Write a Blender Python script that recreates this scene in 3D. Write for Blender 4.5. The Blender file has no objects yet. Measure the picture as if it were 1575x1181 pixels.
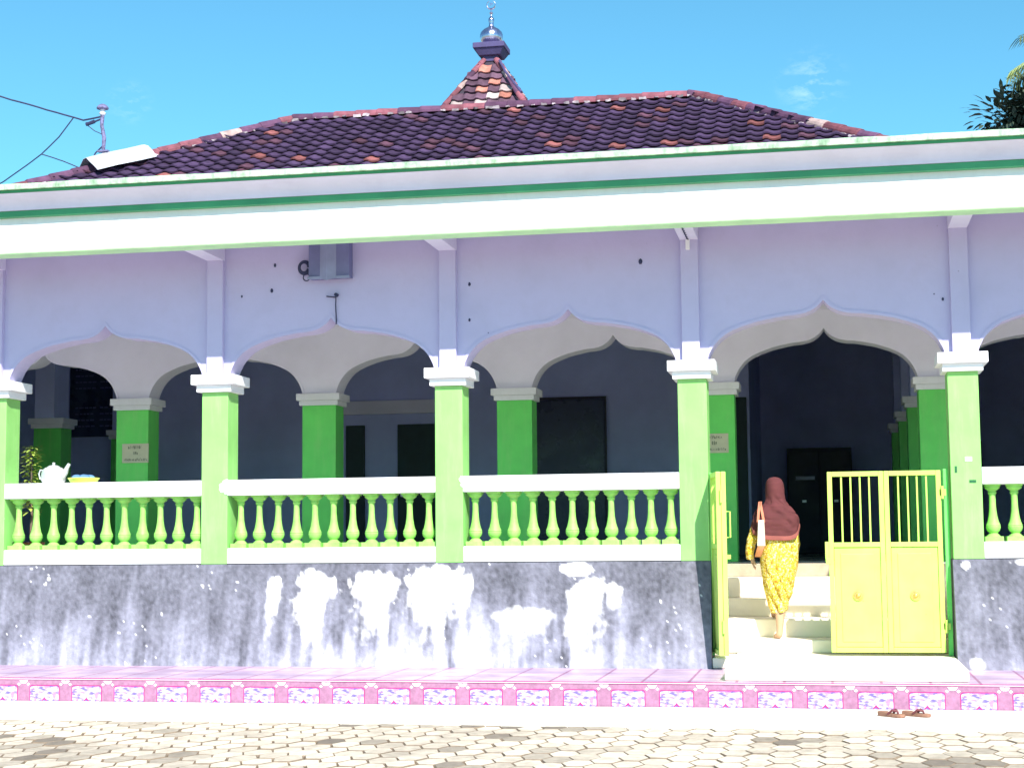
import bpy, math, random
from mathutils import Vector, Matrix, noise
R = random.Random(7)
PI = math.pi
scene = bpy.context.scene
COL = scene.collection
# ------------------------------------------------------------------ helpers
class MB:
    """collects geometry and links it as one mesh object"""
    def __init__(s): s.v=[]; s.f=[]; s.c=[]; s.m=[]
    def add(s, verts, faces, col=(1,1,1), mat=0):
        o=len(s.v); s.v+= [tuple(p) for p in verts]
        for f in faces:
            s.f.append([o+i for i in f]); s.c.append(col); s.m.append(mat)
        return s
    def box(s,x0,x1,y0,y1,z0,z1,col=(1,1,1),mat=0):
        V=[(x0,y0,z0),(x1,y0,z0),(x1,y1,z0),(x0,y1,z0),(x0,y0,z1),(x1,y0,z1),(x1,y1,z1),(x0,y1,z1)]
        return s.add(V,[(3,2,1,0),(4,5,6,7),(0,1,5,4),(1,2,6,5),(2,3,7,6),(3,0,4,7)],col,mat)
    def hexa(s,V,col=(1,1,1),mat=0):
        return s.add(V,[(3,2,1,0),(4,5,6,7),(0,1,5,4),(1,2,6,5),(2,3,7,6),(3,0,4,7)],col,mat)
    def tube(s,pts,rad,n=8,col=(1,1,1),mat=0,caps=True):
        pts=[Vector(p) for p in pts]; k=len(pts)
        if not hasattr(rad,'__len__'): rad=[rad]*k
        rings=[]; up=None
        for i,p in enumerate(pts):
            d=(pts[min(i+1,k-1)]-pts[max(i-1,0)]).normalized()
            if up is None:
                up=Vector((0,0,1)) if abs(d.z)<.9 else Vector((0,1,0))
            a=d.cross(up).normalized(); b=a.cross(d).normalized(); up=b
            rings.append([p+rad[i]*(math.cos(t)*a+math.sin(t)*b) for t in (2*PI*j/n for j in range(n))])
        return s.loft(rings,col,mat,caps)
    def loft(s,rings,col=(1,1,1),mat=0,caps=True,closed=True):
        n=len(rings[0]); V=[p for r in rings for p in r]; F=[]
        for i in range(len(rings)-1):
            for j in range(n if closed else n-1):
                k=(j+1)%n
                F.append((i*n+j,i*n+k,(i+1)*n+k,(i+1)*n+j))
        if caps:
            F.append(tuple(range(n-1,-1,-1))); F.append(tuple((len(rings)-1)*n+j for j in range(n)))
        return s.add(V,F,col,mat)
    def lathe(s,prof,cx,cy,n=20,col=(1,1,1),mat=0,caps=True,lobes=0,amp=0):
        rings=[]
        for r,z in prof:
            rings.append([(cx+r*(1+amp*abs(math.cos(lobes*t/2)))*math.cos(t) if lobes else cx+r*math.cos(t),
                           cy+r*(1+amp*abs(math.cos(lobes*t/2)))*math.sin(t) if lobes else cy+r*math.sin(t), z) for t in (2*PI*j/n for j in range(n))])
        return s.loft(rings,col,mat,caps)
    def build(s,name,mats,parent=None,smooth=False,bevel=0,org=None,sub=0,colattr=False):
        me=bpy.data.meshes.new(name)
        o=Vector(org) if org is not None else Vector((0,0,0))
        wp=o
        me.from_pydata([tuple(Vector(p)-wp) for p in s.v],[],s.f)
        if not isinstance(mats,(list,tuple)): mats=[mats]
        for m in mats: me.materials.append(m)
        if len(mats)>1: me.polygons.foreach_set('material_index',s.m)
        if colattr:
            a=me.color_attributes.new('Col','FLOAT_COLOR','CORNER'); L=[]
            for p,c in zip(me.polygons,s.c):
                for _ in range(p.loop_total): L+= [c[0],c[1],c[2],1]
            a.data.foreach_set('color',L)
        if smooth:
            me.polygons.foreach_set('use_smooth',[True]*len(me.polygons))
            try: me.set_sharp_from_angle(angle=math.radians(38))
            except Exception: pass
        me.update()
        ob=bpy.data.objects.new(name,me); COL.objects.link(ob)
        base=Vector((0,0,0))
        if parent is not None:
            ob.parent=parent; q=parent
            while q is not None: base+=q.location; q=q.parent
        ob.location=wp-base
        if bevel:
            b=ob.modifiers.new('bevel','BEVEL'); b.width=bevel; b.segments=2; b.limit_method='ANGLE'; b.angle_limit=math.radians(50)
        if sub:
            b=ob.modifiers.new('sub','SUBSURF'); b.levels=sub; b.render_levels=sub
        return ob
def tag(o,label=None,cat=None,group=None,kind=None):
    if label: o['label']=label
    if cat: o['category']=cat
    if group: o['group']=group
    if kind: o['kind']=kind
    return o
def thing(name,loc,label,cat,group=None):
    o=bpy.data.objects.new(name,None); COL.objects.link(o); o.location=loc; o.empty_display_size=.2
    return tag(o,label,cat,group)
def dup(o,parent,delta):
    """copy of a part (with its sub-parts) moved by delta"""
    c=o.copy(); COL.objects.link(c); c.parent=parent
    c.location=o.location+Vector(delta)
    for ch in list(o.children):
        d=ch.copy(); COL.objects.link(d); d.parent=c
    return c
# ------------------------------------------------------------------ materials
def nodes(name):
    m=bpy.data.materials.new(name); m.use_nodes=True
    nt=m.node_tree; b=nt.nodes['Principled BSDF']; return m,nt,b
def N(nt,t,**kw):
    n=nt.nodes.new(t)
    for k,v in kw.items(): setattr(n,k,v)
    return n
def mixc(nt,fac,a,b,mode='MIX'):
    n=N(nt,'ShaderNodeMix',data_type='RGBA',blend_type=mode)
    for sock,val in ((n.inputs[0],fac),(n.inputs[6],a),(n.inputs[7],b)):
        if hasattr(val,'links') or hasattr(val,'is_linked'): nt.links.new(val,sock)
        else: sock.default_value = val if not isinstance(val,tuple) or len(val)==4 else (*val,1)
    return n.outputs[2]
def noi(nt,vec,scale,detail=6,rough=.6):
    n=N(nt,'ShaderNodeTexNoise'); n.inputs['Scale'].default_value=scale; n.inputs['Detail'].default_value=detail; n.inputs['Roughness'].default_value=rough
    if vec is not None: nt.links.new(vec,n.inputs['Vector'])
    return n.outputs['Fac']
def ramp(nt,fac,a,b,ca=(0,0,0,1),cb=(1,1,1,1)):
    n=N(nt,'ShaderNodeValToRGB'); n.color_ramp.elements[0].position=a; n.color_ramp.elements[1].position=b
    n.color_ramp.elements[0].color=ca; n.color_ramp.elements[1].color=cb
    nt.links.new(fac,n.inputs[0]); return n.outputs[0]
def pm(name,col,rough=.6,var=.12,scale=3,bump=.15,bscale=45,attr=False,metal=0,dirt=None,dirtamt=.3,streak=True,spec=.35,spots=None):
    m,nt,b=nodes(name)
    geo=N(nt,'ShaderNodeNewGeometry'); pos=geo.outputs['Position']
    base=None
    if attr:
        a=N(nt,'ShaderNodeVertexColor',layer_name='Col'); base=mixc(nt,1.0,(*col,1),a.outputs[0],'MULTIPLY')
    n1=noi(nt,pos,scale)
    dark=tuple(c*(1-var*1.6) for c in col); lite=tuple(min(1,c*(1+var)) for c in col)
    if base is None:
        cur=ramp(nt,n1,.3,.7,(*dark,1),(*lite,1))
    else:
        k=ramp(nt,n1,.3,.7,(1-var*1.6,)*3+(1,),(1+var,)*3+(1,)); cur=mixc(nt,1.0,base,k,'MULTIPLY')
    if dirt:
        v=pos
        if streak:
            mp=N(nt,'ShaderNodeMapping'); mp.inputs['Scale'].default_value=(7,7,.9); nt.links.new(pos,mp.inputs[0]); v=mp.outputs[0]
        d=ramp(nt,noi(nt,v,1.3,8,.7),.5,.78); s=N(nt,'ShaderNodeMath',operation='MULTIPLY'); s.inputs[1].default_value=dirtamt; nt.links.new(d,s.inputs[0])
        cur=mixc(nt,s.outputs[0],cur,(*dirt,1))
    if spots:
        vo=N(nt,'ShaderNodeTexVoronoi'); vo.inputs['Scale'].default_value=spots[0]; nt.links.new(pos,vo.inputs['Vector'])
        d=ramp(nt,vo.outputs['Distance'],spots[1],spots[1]*1.5,(1,1,1,1),(0,0,0,1)); 
        g=ramp(nt,noi(nt,pos,1.1,3),.52,.6); mm=N(nt,'ShaderNodeMath',operation='MULTIPLY'); nt.links.new(d,mm.inputs[0]); nt.links.new(g,mm.inputs[1])
        cur=mixc(nt,mm.outputs[0],cur,(*spots[2],1))
    nt.links.new(cur,b.inputs['Base Color'])
    b.inputs['Roughness'].default_value=rough; b.inputs['Metallic'].default_value=metal
    b.inputs['Specular IOR Level'].default_value=spec
    rr=ramp(nt,n1,.3,.7,(max(0,rough-.1),)*3+(1,),(min(1,rough+.1),)*3+(1,)); nt.links.new(rr,b.inputs['Roughness'])
    if bump:
        bp=N(nt,'ShaderNodeBump'); bp.inputs['Strength'].default_value=bump; bp.inputs['Distance'].default_value=.01
        nt.links.new(noi(nt,pos,bscale,5,.65),bp.inputs['Height']); nt.links.new(bp.outputs[0],b.inputs['Normal'])
    return m
M={}
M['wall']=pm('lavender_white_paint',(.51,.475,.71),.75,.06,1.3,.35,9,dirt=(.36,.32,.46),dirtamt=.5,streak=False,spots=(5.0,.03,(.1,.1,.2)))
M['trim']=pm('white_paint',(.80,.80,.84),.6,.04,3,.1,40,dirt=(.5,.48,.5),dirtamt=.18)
M['inwall']=pm('mauve_paint',(.82,.80,.93),.8,.05,1.5,.1,30)
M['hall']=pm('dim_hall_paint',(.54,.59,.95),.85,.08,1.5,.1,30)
M['green']=pm('green_column_paint',(.17,.78,.15),.45,.07,2.5,.08,30,dirt=(.5,.75,.3),dirtamt=.25)
M['fgreen']=pm('front_green_paint',(.26,.585,.165),.5,.06,3.5,.15,18,dirt=(.42,.66,.30),dirtamt=.5,spots=(7,.035,(.75,.82,.70)))  # front columns: duller, less saturated green than the inner ones
M['bal']=pm('pale_green_paint',(.30,.66,.14),.55,.14,11,.1,50,dirt=(.62,.8,.3),dirtamt=.3)
M['gate']=pm('lime_gate_paint',(.55,.82,.15),.4,.07,5,.08,30,dirt=(.50,.50,.13),dirtamt=.5,spots=(9,.05,(.30,.22,.06)))
M['lip']=pm('pale_mint_paint',(.50,.80,.45),.5,.08,2,.05,40,dirt=(.2,.5,.25),dirtamt=.35)
M['dgreen']=pm('dark_green_paint',(.05,.30,.14),.5,.12,2,.05,40)
M['moss']=pm('mossy_rim',(.46,.66,.46),.8,.3,14,.3,40,dirt=(.03,.09,.05),dirtamt=.95)
M['cornice']=pm('lavender_cornice',(.66,.64,.80),.6,.05,1.5,.08,30,dirt=(.45,.42,.55),dirtamt=.35,streak=False)
M['step']=pm('cream_step_tile',(.92,.84,.69),.5,.04,3,.08,60,dirt=(.55,.42,.3),dirtamt=.3,streak=False)
M['tan_riser']=pm('tan_threshold',(.42,.36,.27),.85,.15,6,.3,60)  # tan tone of the top riser, darker than the other steps
M['floor']=pm('porch_floor_tile',(.70,.67,.62),.3,.06,3,.03,20)
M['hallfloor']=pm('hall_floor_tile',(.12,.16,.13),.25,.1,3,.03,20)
M['tile']=pm('clay_tile',(1,1,1),.85,.22,9,.5,70,attr=True,spec=.2)
M['ridge']=pm('ridge_clay',(1,1,1),.8,.25,8,.4,70,attr=True,spec=.2)
M['zinc']=pm('bare_zinc_sheet',(.72,.72,.78),.45,.08,5,.08,20,metal=.3)
M['dome']=pm('tarnished_chrome_dome',(.48,.46,.62),.22,.15,9,.05,30,metal=.95)
M['slab']=pm('purple_grey_concrete',(.075,.062,.16),.8,.15,6,.2,50)
M['rust']=pm('rusty_pole_paint',(.17,.16,.30),.7,.4,22,.3,60,dirt=(.05,.05,.1),dirtamt=.6,streak=False)
M['cable']=pm('black_cable',(.03,.035,.09),.6,.1,20,0)
M['paver']=pm('hex_paver',(1,1,1),.9,.16,14,.5,90,attr=True,spec=.2,dirt=(.19,.155,.13),dirtamt=.75,streak=False)
M['joint']=pm('paver_joint_dirt',(.13,.10,.07),.95,.3,30,.4,80)
M['ground']=pm('sandy_ground',(.38,.32,.25),.95,.2,.6,.3,20)
M['strip']=pm('pale_concrete_strip',(.78,.74,.68),.9,.06,3,.3,70,dirt=(.34,.22,.13),dirtamt=.7,streak=False)
M['pink']=pm('pink_tile_frame',(.35,.165,.275),.4,.14,30,.1,120)
M['magenta']=pm('magenta_tile_line',(.42,.02,.18),.4,.1,30,.1,120)
M['whitetile']=pm('white_tile_motif',(.84,.80,.82),.35,.03,30,.05,80)
M['cab']=pm('dark_cabinet',(.03,.03,.06),.5,.2,4,.05,30)
M['paper']=pm('cream_notice_paper',(.62,.60,.42),.7,.05,10,.02,60)
M['ink']=pm('faded_ink',(.20,.22,.16),.8,.1,10,0)
M['box']=pm('slate_blue_metal',(.16,.17,.33),.5,.1,6,.05,40)
M['boxlite']=pm('light_slate_metal',(.26,.29,.44),.5,.1,6,.05,40)
M['alu']=pm('dull_aluminium',(.74,.75,.80),.42,.06,12,.05,40,metal=.55)
M['lime']=pm('lime_plastic',(.62,.80,.12),.4,.06,10,.02,60)
M['blue']=pm('blue_cloth',(.10,.22,.42),.8,.2,30,.2,60)
M['skin']=pm('brown_skin',(.52,.32,.21),.55,.08,15,.05,80)
M['bagw']=pm('white_bag_cloth',(.82,.72,.62),.8,.08,15,.15,80)
M['bagb']=pm('brown_bag_leather',(.42,.16,.06),.6,.15,15,.15,80)
M['strap']=pm('coral_strap',(.62,.20,.12),.7,.1,15,.1,80)
M['sole']=pm('brown_rubber',(.30,.15,.10),.7,.2,20,.1,80)
M['band']=pm('maroon_strap',(.16,.04,.05),.6,.2,20,.1,80)
M['gold']=pm('brass_rosette',(.80,.50,.16),.35,.15,20,.05,60,metal=.6)
M['leaf']=pm('leaf',(1,1,1),.55,.2,5,0,attr=True)
M['bark']=pm('bark',(.16,.12,.09),.9,.3,10,.6,30)
M['pot']=pm('clay_pot',(.35,.15,.09),.8,.15,12,.2,50)
M['hole']=pm('dark_green_mark',(.02,.13,.05),.7,.1,10,0)
M['black']=pm('dark_door_wood',(.025,.05,.055),.55,.2,3,.1,20)
M['glass']=pm('dim_board',(.035,.05,.11),.3,.2,3,.0,20)
# plinth: colours from worn paint in the mesh attribute
M['plinth']=pm('worn_black_plinth_paint',(1,1,1),.75,.10,22,.45,60,attr=True,spec=.25)
def floral():
    m,nt,b=nodes('purple_marbled_tile')
    g=N(nt,'ShaderNodeTexCoord'); v=g.outputs['Object']
    mp=N(nt,'ShaderNodeMapping'); mp.inputs['Rotation'].default_value=(0,-.7,0); mp.inputs['Scale'].default_value=(1,1,2.8); nt.links.new(v,mp.inputs[0])
    a=ramp(nt,noi(nt,mp.outputs[0],17,3,.55),.46,.60); c=mixc(nt,a,(.56,.50,.60,1),(.15,.11,.40,1))
    p=ramp(nt,noi(nt,v,27,3,.5),.55,.66); c=mixc(nt,p,c,(.55,.20,.40,1))
    nt.links.new(c,b.inputs['Base Color']); b.inputs['Roughness'].default_value=.35; return m
M['floral']=floral()
def floortile(name,c1,c2,cm,sc,ms=.02):
    m,nt,b=nodes(name); g=N(nt,'ShaderNodeNewGeometry')
    br=N(nt,'ShaderNodeTexBrick'); br.offset=0; nt.links.new(g.outputs['Position'],br.inputs['Vector'])
    br.inputs['Scale'].default_value=sc; br.inputs['Brick Width'].default_value=1; br.inputs['Row Height'].default_value=1; br.inputs['Mortar Size'].default_value=ms
    br.inputs['Color1'].default_value=(*c1,1); br.inputs['Color2'].default_value=(*c2,1); br.inputs['Mortar'].default_value=(*cm,1)
    n=ramp(nt,noi(nt,g.outputs['Position'],2.2,5),.38,.62,(.72,.66,.78,1),(1.1,1.1,1.1,1)); c=mixc(nt,1.0,br.outputs['Color'],n,'MULTIPLY')
    nt.links.new(c,b.inputs['Base Color']); b.inputs['Roughness'].default_value=.4; return m
M['terrace']=floortile('pink_terrace_tile',(.56,.42,.52),(.48,.36,.50),(.34,.12,.24),2.5,.03)
def dressmat():
    m,nt,b=nodes('yellow_batik_cloth'); g=N(nt,'ShaderNodeTexCoord'); v=g.outputs['Object']
    w=N(nt,'ShaderNodeTexVoronoi'); w.feature='DISTANCE_TO_EDGE'; w.inputs['Scale'].default_value=34; nt.links.new(v,w.inputs['Vector'])
    a=ramp(nt,w.outputs['Distance'],.03,.16,(.42,.22,.02,1),(.80,.60,.05,1))
    q=ramp(nt,noi(nt,v,60,3),.5,.62); c=mixc(nt,q,a,(.86,.80,.42,1))
    k=ramp(nt,noi(nt,v,24,3),.56,.66); c=mixc(nt,k,c,(.40,.20,.02,1))
    nt.links.new(c,b.inputs['Base Color']); b.inputs['Roughness'].default_value=.8; b.inputs['Specular IOR Level'].default_value=.2; return m
M['dress']=dressmat()
M['hijab']=pm('maroon_scarf_cloth',(.115,.034,.038),.85,.12,8,.2,60,spec=.15)
M['hijabhem']=pm('pink_scarf_hem',(.27,.085,.075),.85,.1,12,.2,60,spec=.15)
# ------------------------------------------------------------------ layout (metres; plinth top = 0)
CC=[-11.0,-8.56,-6.112,-3.665,-1.254,1.273,3.72]      # column centres
CW=.28; CT=.30
ZT=-1.0          # terrace
ZR=-1.21         # road
X0,X1=-12.2,5.2
mosque=thing('mosque',(-4.86,0,ZT),'white single storey mosque with green columns, ogee arches and clay tile roof','mosque')
# ---- arches
HALF=[(0,0),(.008,.05),(.018,.09),(.045,.15),(.072,.19),(.11,.235),(.155,.275),(.215,.312),(.30,.348),(.42,.388),(.50,.406),(.584,.422),(.67,.437),(.75,.452),(.81,.468),(.85,.486),(.89,.514),(.925,.545),(.955,.578),(.98,.60),(1,.615)]
HALF=[(t,h-.03*min(1,h/.1)) for t,h in HALF if t<.7]+[(.75,.412),(.81,.422),(.85,.433),(.885,.448),(.915,.466),(.945,.488),(.972,.516),(1,.552)]
def arch_curve(xl,xr,z0,hs=1.0):
    w=(xr-xl)/2; c=(xl+xr)/2
    L=[(xl+t*w,z0+h*hs) for t,h in HALF]
    return L+[(xr-t*w,z0+h*hs) for t,h in HALF[-2::-1]]
def arcade(mb,cents,cw,y0,y1,z0,ztop,mould=True,hs=1.0):
    hw=cw/2
    xl=cents[0]-hw
    # piers between arches
    for i,c in enumerate(cents): mb.box(c-hw,c+hw,y0,y1,z0,ztop)
    for a,b in zip(cents[:-1],cents[1:]):
        P=arch_curve(a+hw,b-hw,z0,hs); n=len(P)
        F=[(x,y0,z) for x,z in P]; B=[(x,y1,z) for x,z in P]; FT=[(x,y0,ztop) for x,z in P]; BT=[(x,y1,ztop) for x,z in P]
        V=F+B+FT+BT; Q=[]
        for i in range(n-1):
            Q+=[(i,i+1,2*n+i+1,2*n+i),(n+i+1,n+i,3*n+i,3*n+i+1),(i+1,i,n+i,n+i+1)]
        mb.add(V,Q)
        if mould:
            # raised rim that follows the arch
            c=(a+b)/2; O=[]
            for i,(x,z) in enumerate(P):
                p=P[max(i-1,0)]; q=P[min(i+1,n-1)]; t=Vector((q[0]-p[0],q[1]-p[1])).normalized(); nn=Vector((-t.y,t.x))
                k=.028
                O.append((x+nn.x*k,z+nn.y*k))
            O[n//2]=(c,P[n//2][1]+.046)
            y=y0-.007
            V=[(x,y,z) for x,z in P]+[(x,y,z) for x,z in O]+[(x,y0+.002,z) for x,z in O]+[(x,y0+.05,z) for x,z in P]
            Q=[]
            for i in range(n-1): Q+=[(i,i+1,n+i+1,n+i),(n+i,n+i+1,2*n+i+1,2*n+i)]
            mb.add(V,Q)
ZC=1.92; ZE=3.07
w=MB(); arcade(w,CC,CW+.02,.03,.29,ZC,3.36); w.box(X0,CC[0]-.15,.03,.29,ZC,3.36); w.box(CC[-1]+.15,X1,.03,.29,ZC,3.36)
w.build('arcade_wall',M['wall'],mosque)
for i,c in enumerate(CC):
    b=MB().box(c-.085,c+.085,-.03,.031,ZC,3.30).build('pilaster',M['wall'],mosque,bevel=.004) if i==0 else dup(b,mosque,(c-CC[i-1],0,0))
for i,c in enumerate(CC):
    b2=MB().box(c-.088,c+.088,-.84,.029,3.10,3.36).build('beam',M['cornice'],mosque,bevel=.004) if i==0 else dup(b2,mosque,(c-CC[i-1],0,0))
tag(b2,None)
for x,z,r in ((-5.487,3.036,.014),(-5.52,2.775,.016),(-3.451,2.761,.014),(-3.453,2.401,.012),(-1.735,2.918,.02),(1.12,2.438,.012),(-5.842,2.727,.010)):
    m=MB(); m.lathe([(r*.6,z-r*1.4),(r,z-r*.4),(r*.9,z+r*.5),(r*.3,z+r*1.3)],x,.031,8); m.build('nail_hole',M['cable'],mosque,org=(x,.03,z))
# ---- front columns with capitals
def column(c,y,w,t,z0,z1,oh,hcap,name='column',mat='green'):
    m=MB().box(c-w/2,c+w/2,y,y+t,z0,z1).build(name,M[mat],mosque,bevel=.006,org=(c,y,z0))
    k=MB()
    k.box(c-w/2-oh*.5,c+w/2+oh*.5,y-oh*.5,y+t+oh*.5,z1,z1+hcap*.42)
    k.box(c-w/2-oh,c+w/2+oh,y-oh,y+t+oh,z1+hcap*.42,z1+hcap)
    k.build('capital',M['trim'],m,bevel=.005,org=(c,y,z1))
    return m
cols=[]
for i,c in enumerate(CC):
    if i==0: c0=column(c,0,CW,CT,0,1.745,.09,.175,mat='fgreen'); cols.append(c0)
    else: cols.append(dup(c0,mosque,(c-CC[0],0,0)))
pt=MB()   # paint patches and cut-outs on the column by the gate
pt.box(1.268,1.33,-.004,.01,.905,.945); pt.build('paint_patch',M['trim'],cols[5])
pt=MB().box(1.172,1.192,-.004,.01,.80,.86); pt.build('hinge_cutout',M['hole'],cols[5]); MB().box(1.30,1.36,-.005,.01,.705,.73).build('hinge_cutout',M['hole'],cols[5])
# paint splashes where rails meet the columns
for i,(c,zz) in enumerate(((CC[2],.8),(CC[3],.8))):
    s=MB()
    for k in range(9):
        a=2*PI*k/9
    for dx,dz,r in ((.10,0,.045),(.12,.04,.03),(.085,-.03,.03),(.13,-.05,.03),(.135,.055,.022)) if i==0 else ((.13,.03,.028),(.135,-.02,.02),(.13,.055,.015)):
        yo=-.003-.0015*len(s.f)
        ring=[(c+dx+r*math.cos(t)*(1+.2*math.sin(3*t)),yo,zz-.02+dz+r*math.sin(t)) for t in (2*PI*j/14 for j in range(14))]
        s.add(ring,[tuple(range(14))])
    s.build('paint_splash',M['trim'],cols[2+i])
# ---- balustrades
BPROF=[(.070,.675),(.070,.655),(.058,.645),(.040,.632),(.034,.622),(.040,.615),(.038,.602),(.031,.595),(.029,.57),(.030,.50),(.034,.44),(.041,.39),(.051,.345),(.062,.318),(.066,.308),(.062,.303),(.067,.296),(.065,.28),(.056,.256),(.041,.242),(.036,.236),(.042,.230),(.055,.218),(.068,.204)]
def balustrade(a,b,first=None):
    xl=a+CW/2; xr=b-CW/2
    r=MB().box(xl,xr,.004,.27,0.005,.158).build('balustrade',M['trim'],mosque,bevel=.006,org=((xl+xr)/2,.13,0))
    MB().box(xl,xr,-.008,.28,.69,.848).build('handrail',M['trim'],r,bevel=.008,org=((xl+xr)/2,.13,.69))
    n=11; st=(xr-xl)/n; pr=None
    for k in range(n):
        x=xl+st*(k+.5)
        if k==0:
            m=MB(); m.lathe([(rr,z) for rr,z in BPROF],x,.13,24,caps=False)
            m.box(x-.083,x+.083,.13-.083,.13+.083,.150,.206); m.box(x-.07,x+.07,.13-.07,.13+.07,.672,.692)
            pr=m.build('baluster',M['bal'],r,smooth=True,org=(x,.13,.158))
        else:
            o=pr.copy(); COL.objects.link(o); o.parent=r; o.location=pr.location+Vector((st*k,0,0))
            o.rotation_euler=(R.uniform(-.01,.01),R.uniform(-.012,.012),R.choice((0,PI/2,PI,-PI/2)))
for i in (0,1,2,3,5): balustrade(CC[i],CC[i+1])
# ---- plinth with worn paint (front face tessellated for the wear pattern)
def wear(x,z):
    """returns rgb of the worn plinth paint at x, z"""
    p=Vector((x*3.1,z*2.1,.3))
    n=noise.fractal(p*1.3,1,2.1,5)
    st=noise.fractal(Vector((x*9,z*1.0,2.)),1,2.1,4)      # vertical streaks
    fine=noise.fractal(Vector((x*26,z*20,5.)),1,2,4)
    g=.14+.055*n+.05*max(0,st)+.06*fine
    low=max(0,min(1,(-z-.2)/.8))                          # paler, streaky towards the ground
    g+=(.17+.42*math.exp(-((x+4.0)/1.0)**2)+.22*math.exp(-((x+2.4)/.5)**2))*low**1.3*max(0,.7+.5*n+.8*st)
    c=Vector((g*.98,g*.97,g*1.24))
    # peeled patches
    v=-1e9
    for px,pz,rx,rz,fall in WP:
        dx=(x-px)/rx; dz=(z-pz)/rz
        if fall and dz<0: dz*=fall
        v=max(v,1-math.sqrt(dx*dx+dz*dz))
    v+=.30*noise.fractal(Vector((x*4.2,z*3.4,9)),1,2,5)+.30*noise.fractal(Vector((x*13,z*9,19)),1,2,4)+.22*st*(1 if z<-.35 else .2)
    if v>.02:
        k=min(1,(v-.02)/(.16 if z>-.3 else .34)); wht=.74+.08*n
        lowk=1 if z>-.45 else max(.15,1-.75*abs(st)-.45*max(0,-fine*1.6))
        c=c.lerp(Vector((wht,wht*.98,wht*1.0)),k*lowk)
    cell=noise.voronoi(Vector((x*6.5,z*6.5,0)))[0][0]
    q=noise.noise(Vector((x*1.7+40,z*2.3,3)))
    if cell<.10 and q>.16: c=Vector((.80,.78,.78))
    cell=noise.voronoi(Vector((x*15,z*15,7)))[0][0]
    if cell<.13 and q>.24: c=Vector((.72,.70,.74))
    return c
WP=[(-5.45,-.24,.09,.13,.30),(-5.02,-.22,.22,.14,.22),(-4.40,-.20,.25,.13,.22),(-3.80,-.15,.32,.13,.20),(-3.55,-.22,.12,.12,.3),(-2.40,-.07,.16,.08,1),(-2.30,-.32,.24,.16,.30),(-2.9,-.52,.3,.09,.4),(-2.05,-.3,.09,.1,.5),(1.95,-.03,.30,.04,1),(2.1,-.18,.2,.09,.6),(1.3,-.95,.09,.06,1),(1.24,-.06,.04,.04,1)]
def yb(z): return .0-.22*(-z)        # batter
def plinth_seg(xa,xb,fine):
    m=bpy.data.meshes.new('plinth'); V=[];F=[];C=[]
    nx=int((xb-xa)/(.016 if fine else .05))+1; nz=62 if fine else 20
    for j in range(nz+1):
        z=-.002+(ZT+.002)*j/nz
        for i in range(nx+1):
            x=xa+(xb-xa)*i/nx; V.append((x,yb(z)+.006*noise.noise(Vector((x*5,z*5,1))),z)); C.append(wear(x,z))
    for j in range(nz):
        for i in range(nx):
            a=j*(nx+1)+i; F.append((a,a+nx+1,a+nx+2,a+1))
    return V,F,C
for xa,xb in ((X0,-1.105),(1.125,X1)):
    V,F,C=plinth_seg(xa,xb,True)
    n0=len(V)
    # sides, top and back
    V+=[(xa,yb(0),0),(xb,yb(0),0),(xb,yb(ZT),ZT),(xa,yb(ZT),ZT),(xa,.30,0),(xb,.30,0),(xb,.30,ZT),(xa,.30,ZT)]
    F+=[(n0,n0+1,n0+5,n0+4),(n0+1,n0+2,n0+6,n0+5),(n0+3,n0,n0+4,n0+7),(n0+5,n0+6,n0+7,n0+4)]
    C+=[Vector((.14,.14,.17))]*8
    me=bpy.data.meshes.new('plinth'); off=Vector(((xa+xb)/2,0,ZT))
    me.from_pydata([tuple(Vector(p)-off) for p in V],[],F); me.materials.append(M['plinth'])
    a=me.color_attributes.new('Col','FLOAT_COLOR','POINT'); L=[]
    for c in C: L+=[max(.02,c[0]),max(.02,c[1]),max(.02,c[2]),1]
    a.data.foreach_set('color',L)
    o=bpy.data.objects.new('plinth',me); COL.objects.link(o); o.parent=mosque; o.location=off-mosque.location
# ---- steps (front block, four risers)
s=MB(); s.box(-.905,1.118,-1.5,.42,ZT+.003,-.895); s.box(-1.1,-.905,-.2,.42,ZT+.003,-.9); s.build('front_step',M['step'],mosque,bevel=.012)
ys=[.42,.87,1.42,1.75]; zs=[-.77,-.592,-.409,-.199]
s=MB()
prev=-.895
for y,z in zip(ys,zs):
    s.box(-1.103,1.123,y,2.06,prev if prev<-.8 else prev-.0005,z); prev=z
s.build('stairs',M['step'],mosque,bevel=.012)
MB().box(-1.103,1.123,2.055,2.15,-.1995,-.062).build('threshold',M['tan_riser'],mosque,bevel=.008)
# side cheeks of the stair well, porch floor, hall floor
s=MB(); s.box(X0,-1.103,.30,3.7,-.3,-.06); s.box(1.123,X1,.30,3.7,-.3,-.06); s.box(-1.103,1.123,2.15,3.7,-.3,-.064)
s.box(-1.25,-1.103,.3,2.15,ZT,-.3); s.box(1.123,1.28,.3,2.15,ZT,-.3); s.build('porch_floor',M['floor'],mosque)
MB().box(X0,X1,3.7,13.6,-.3,-.058).build('hall_floor',M['hallfloor'],mosque)
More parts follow.
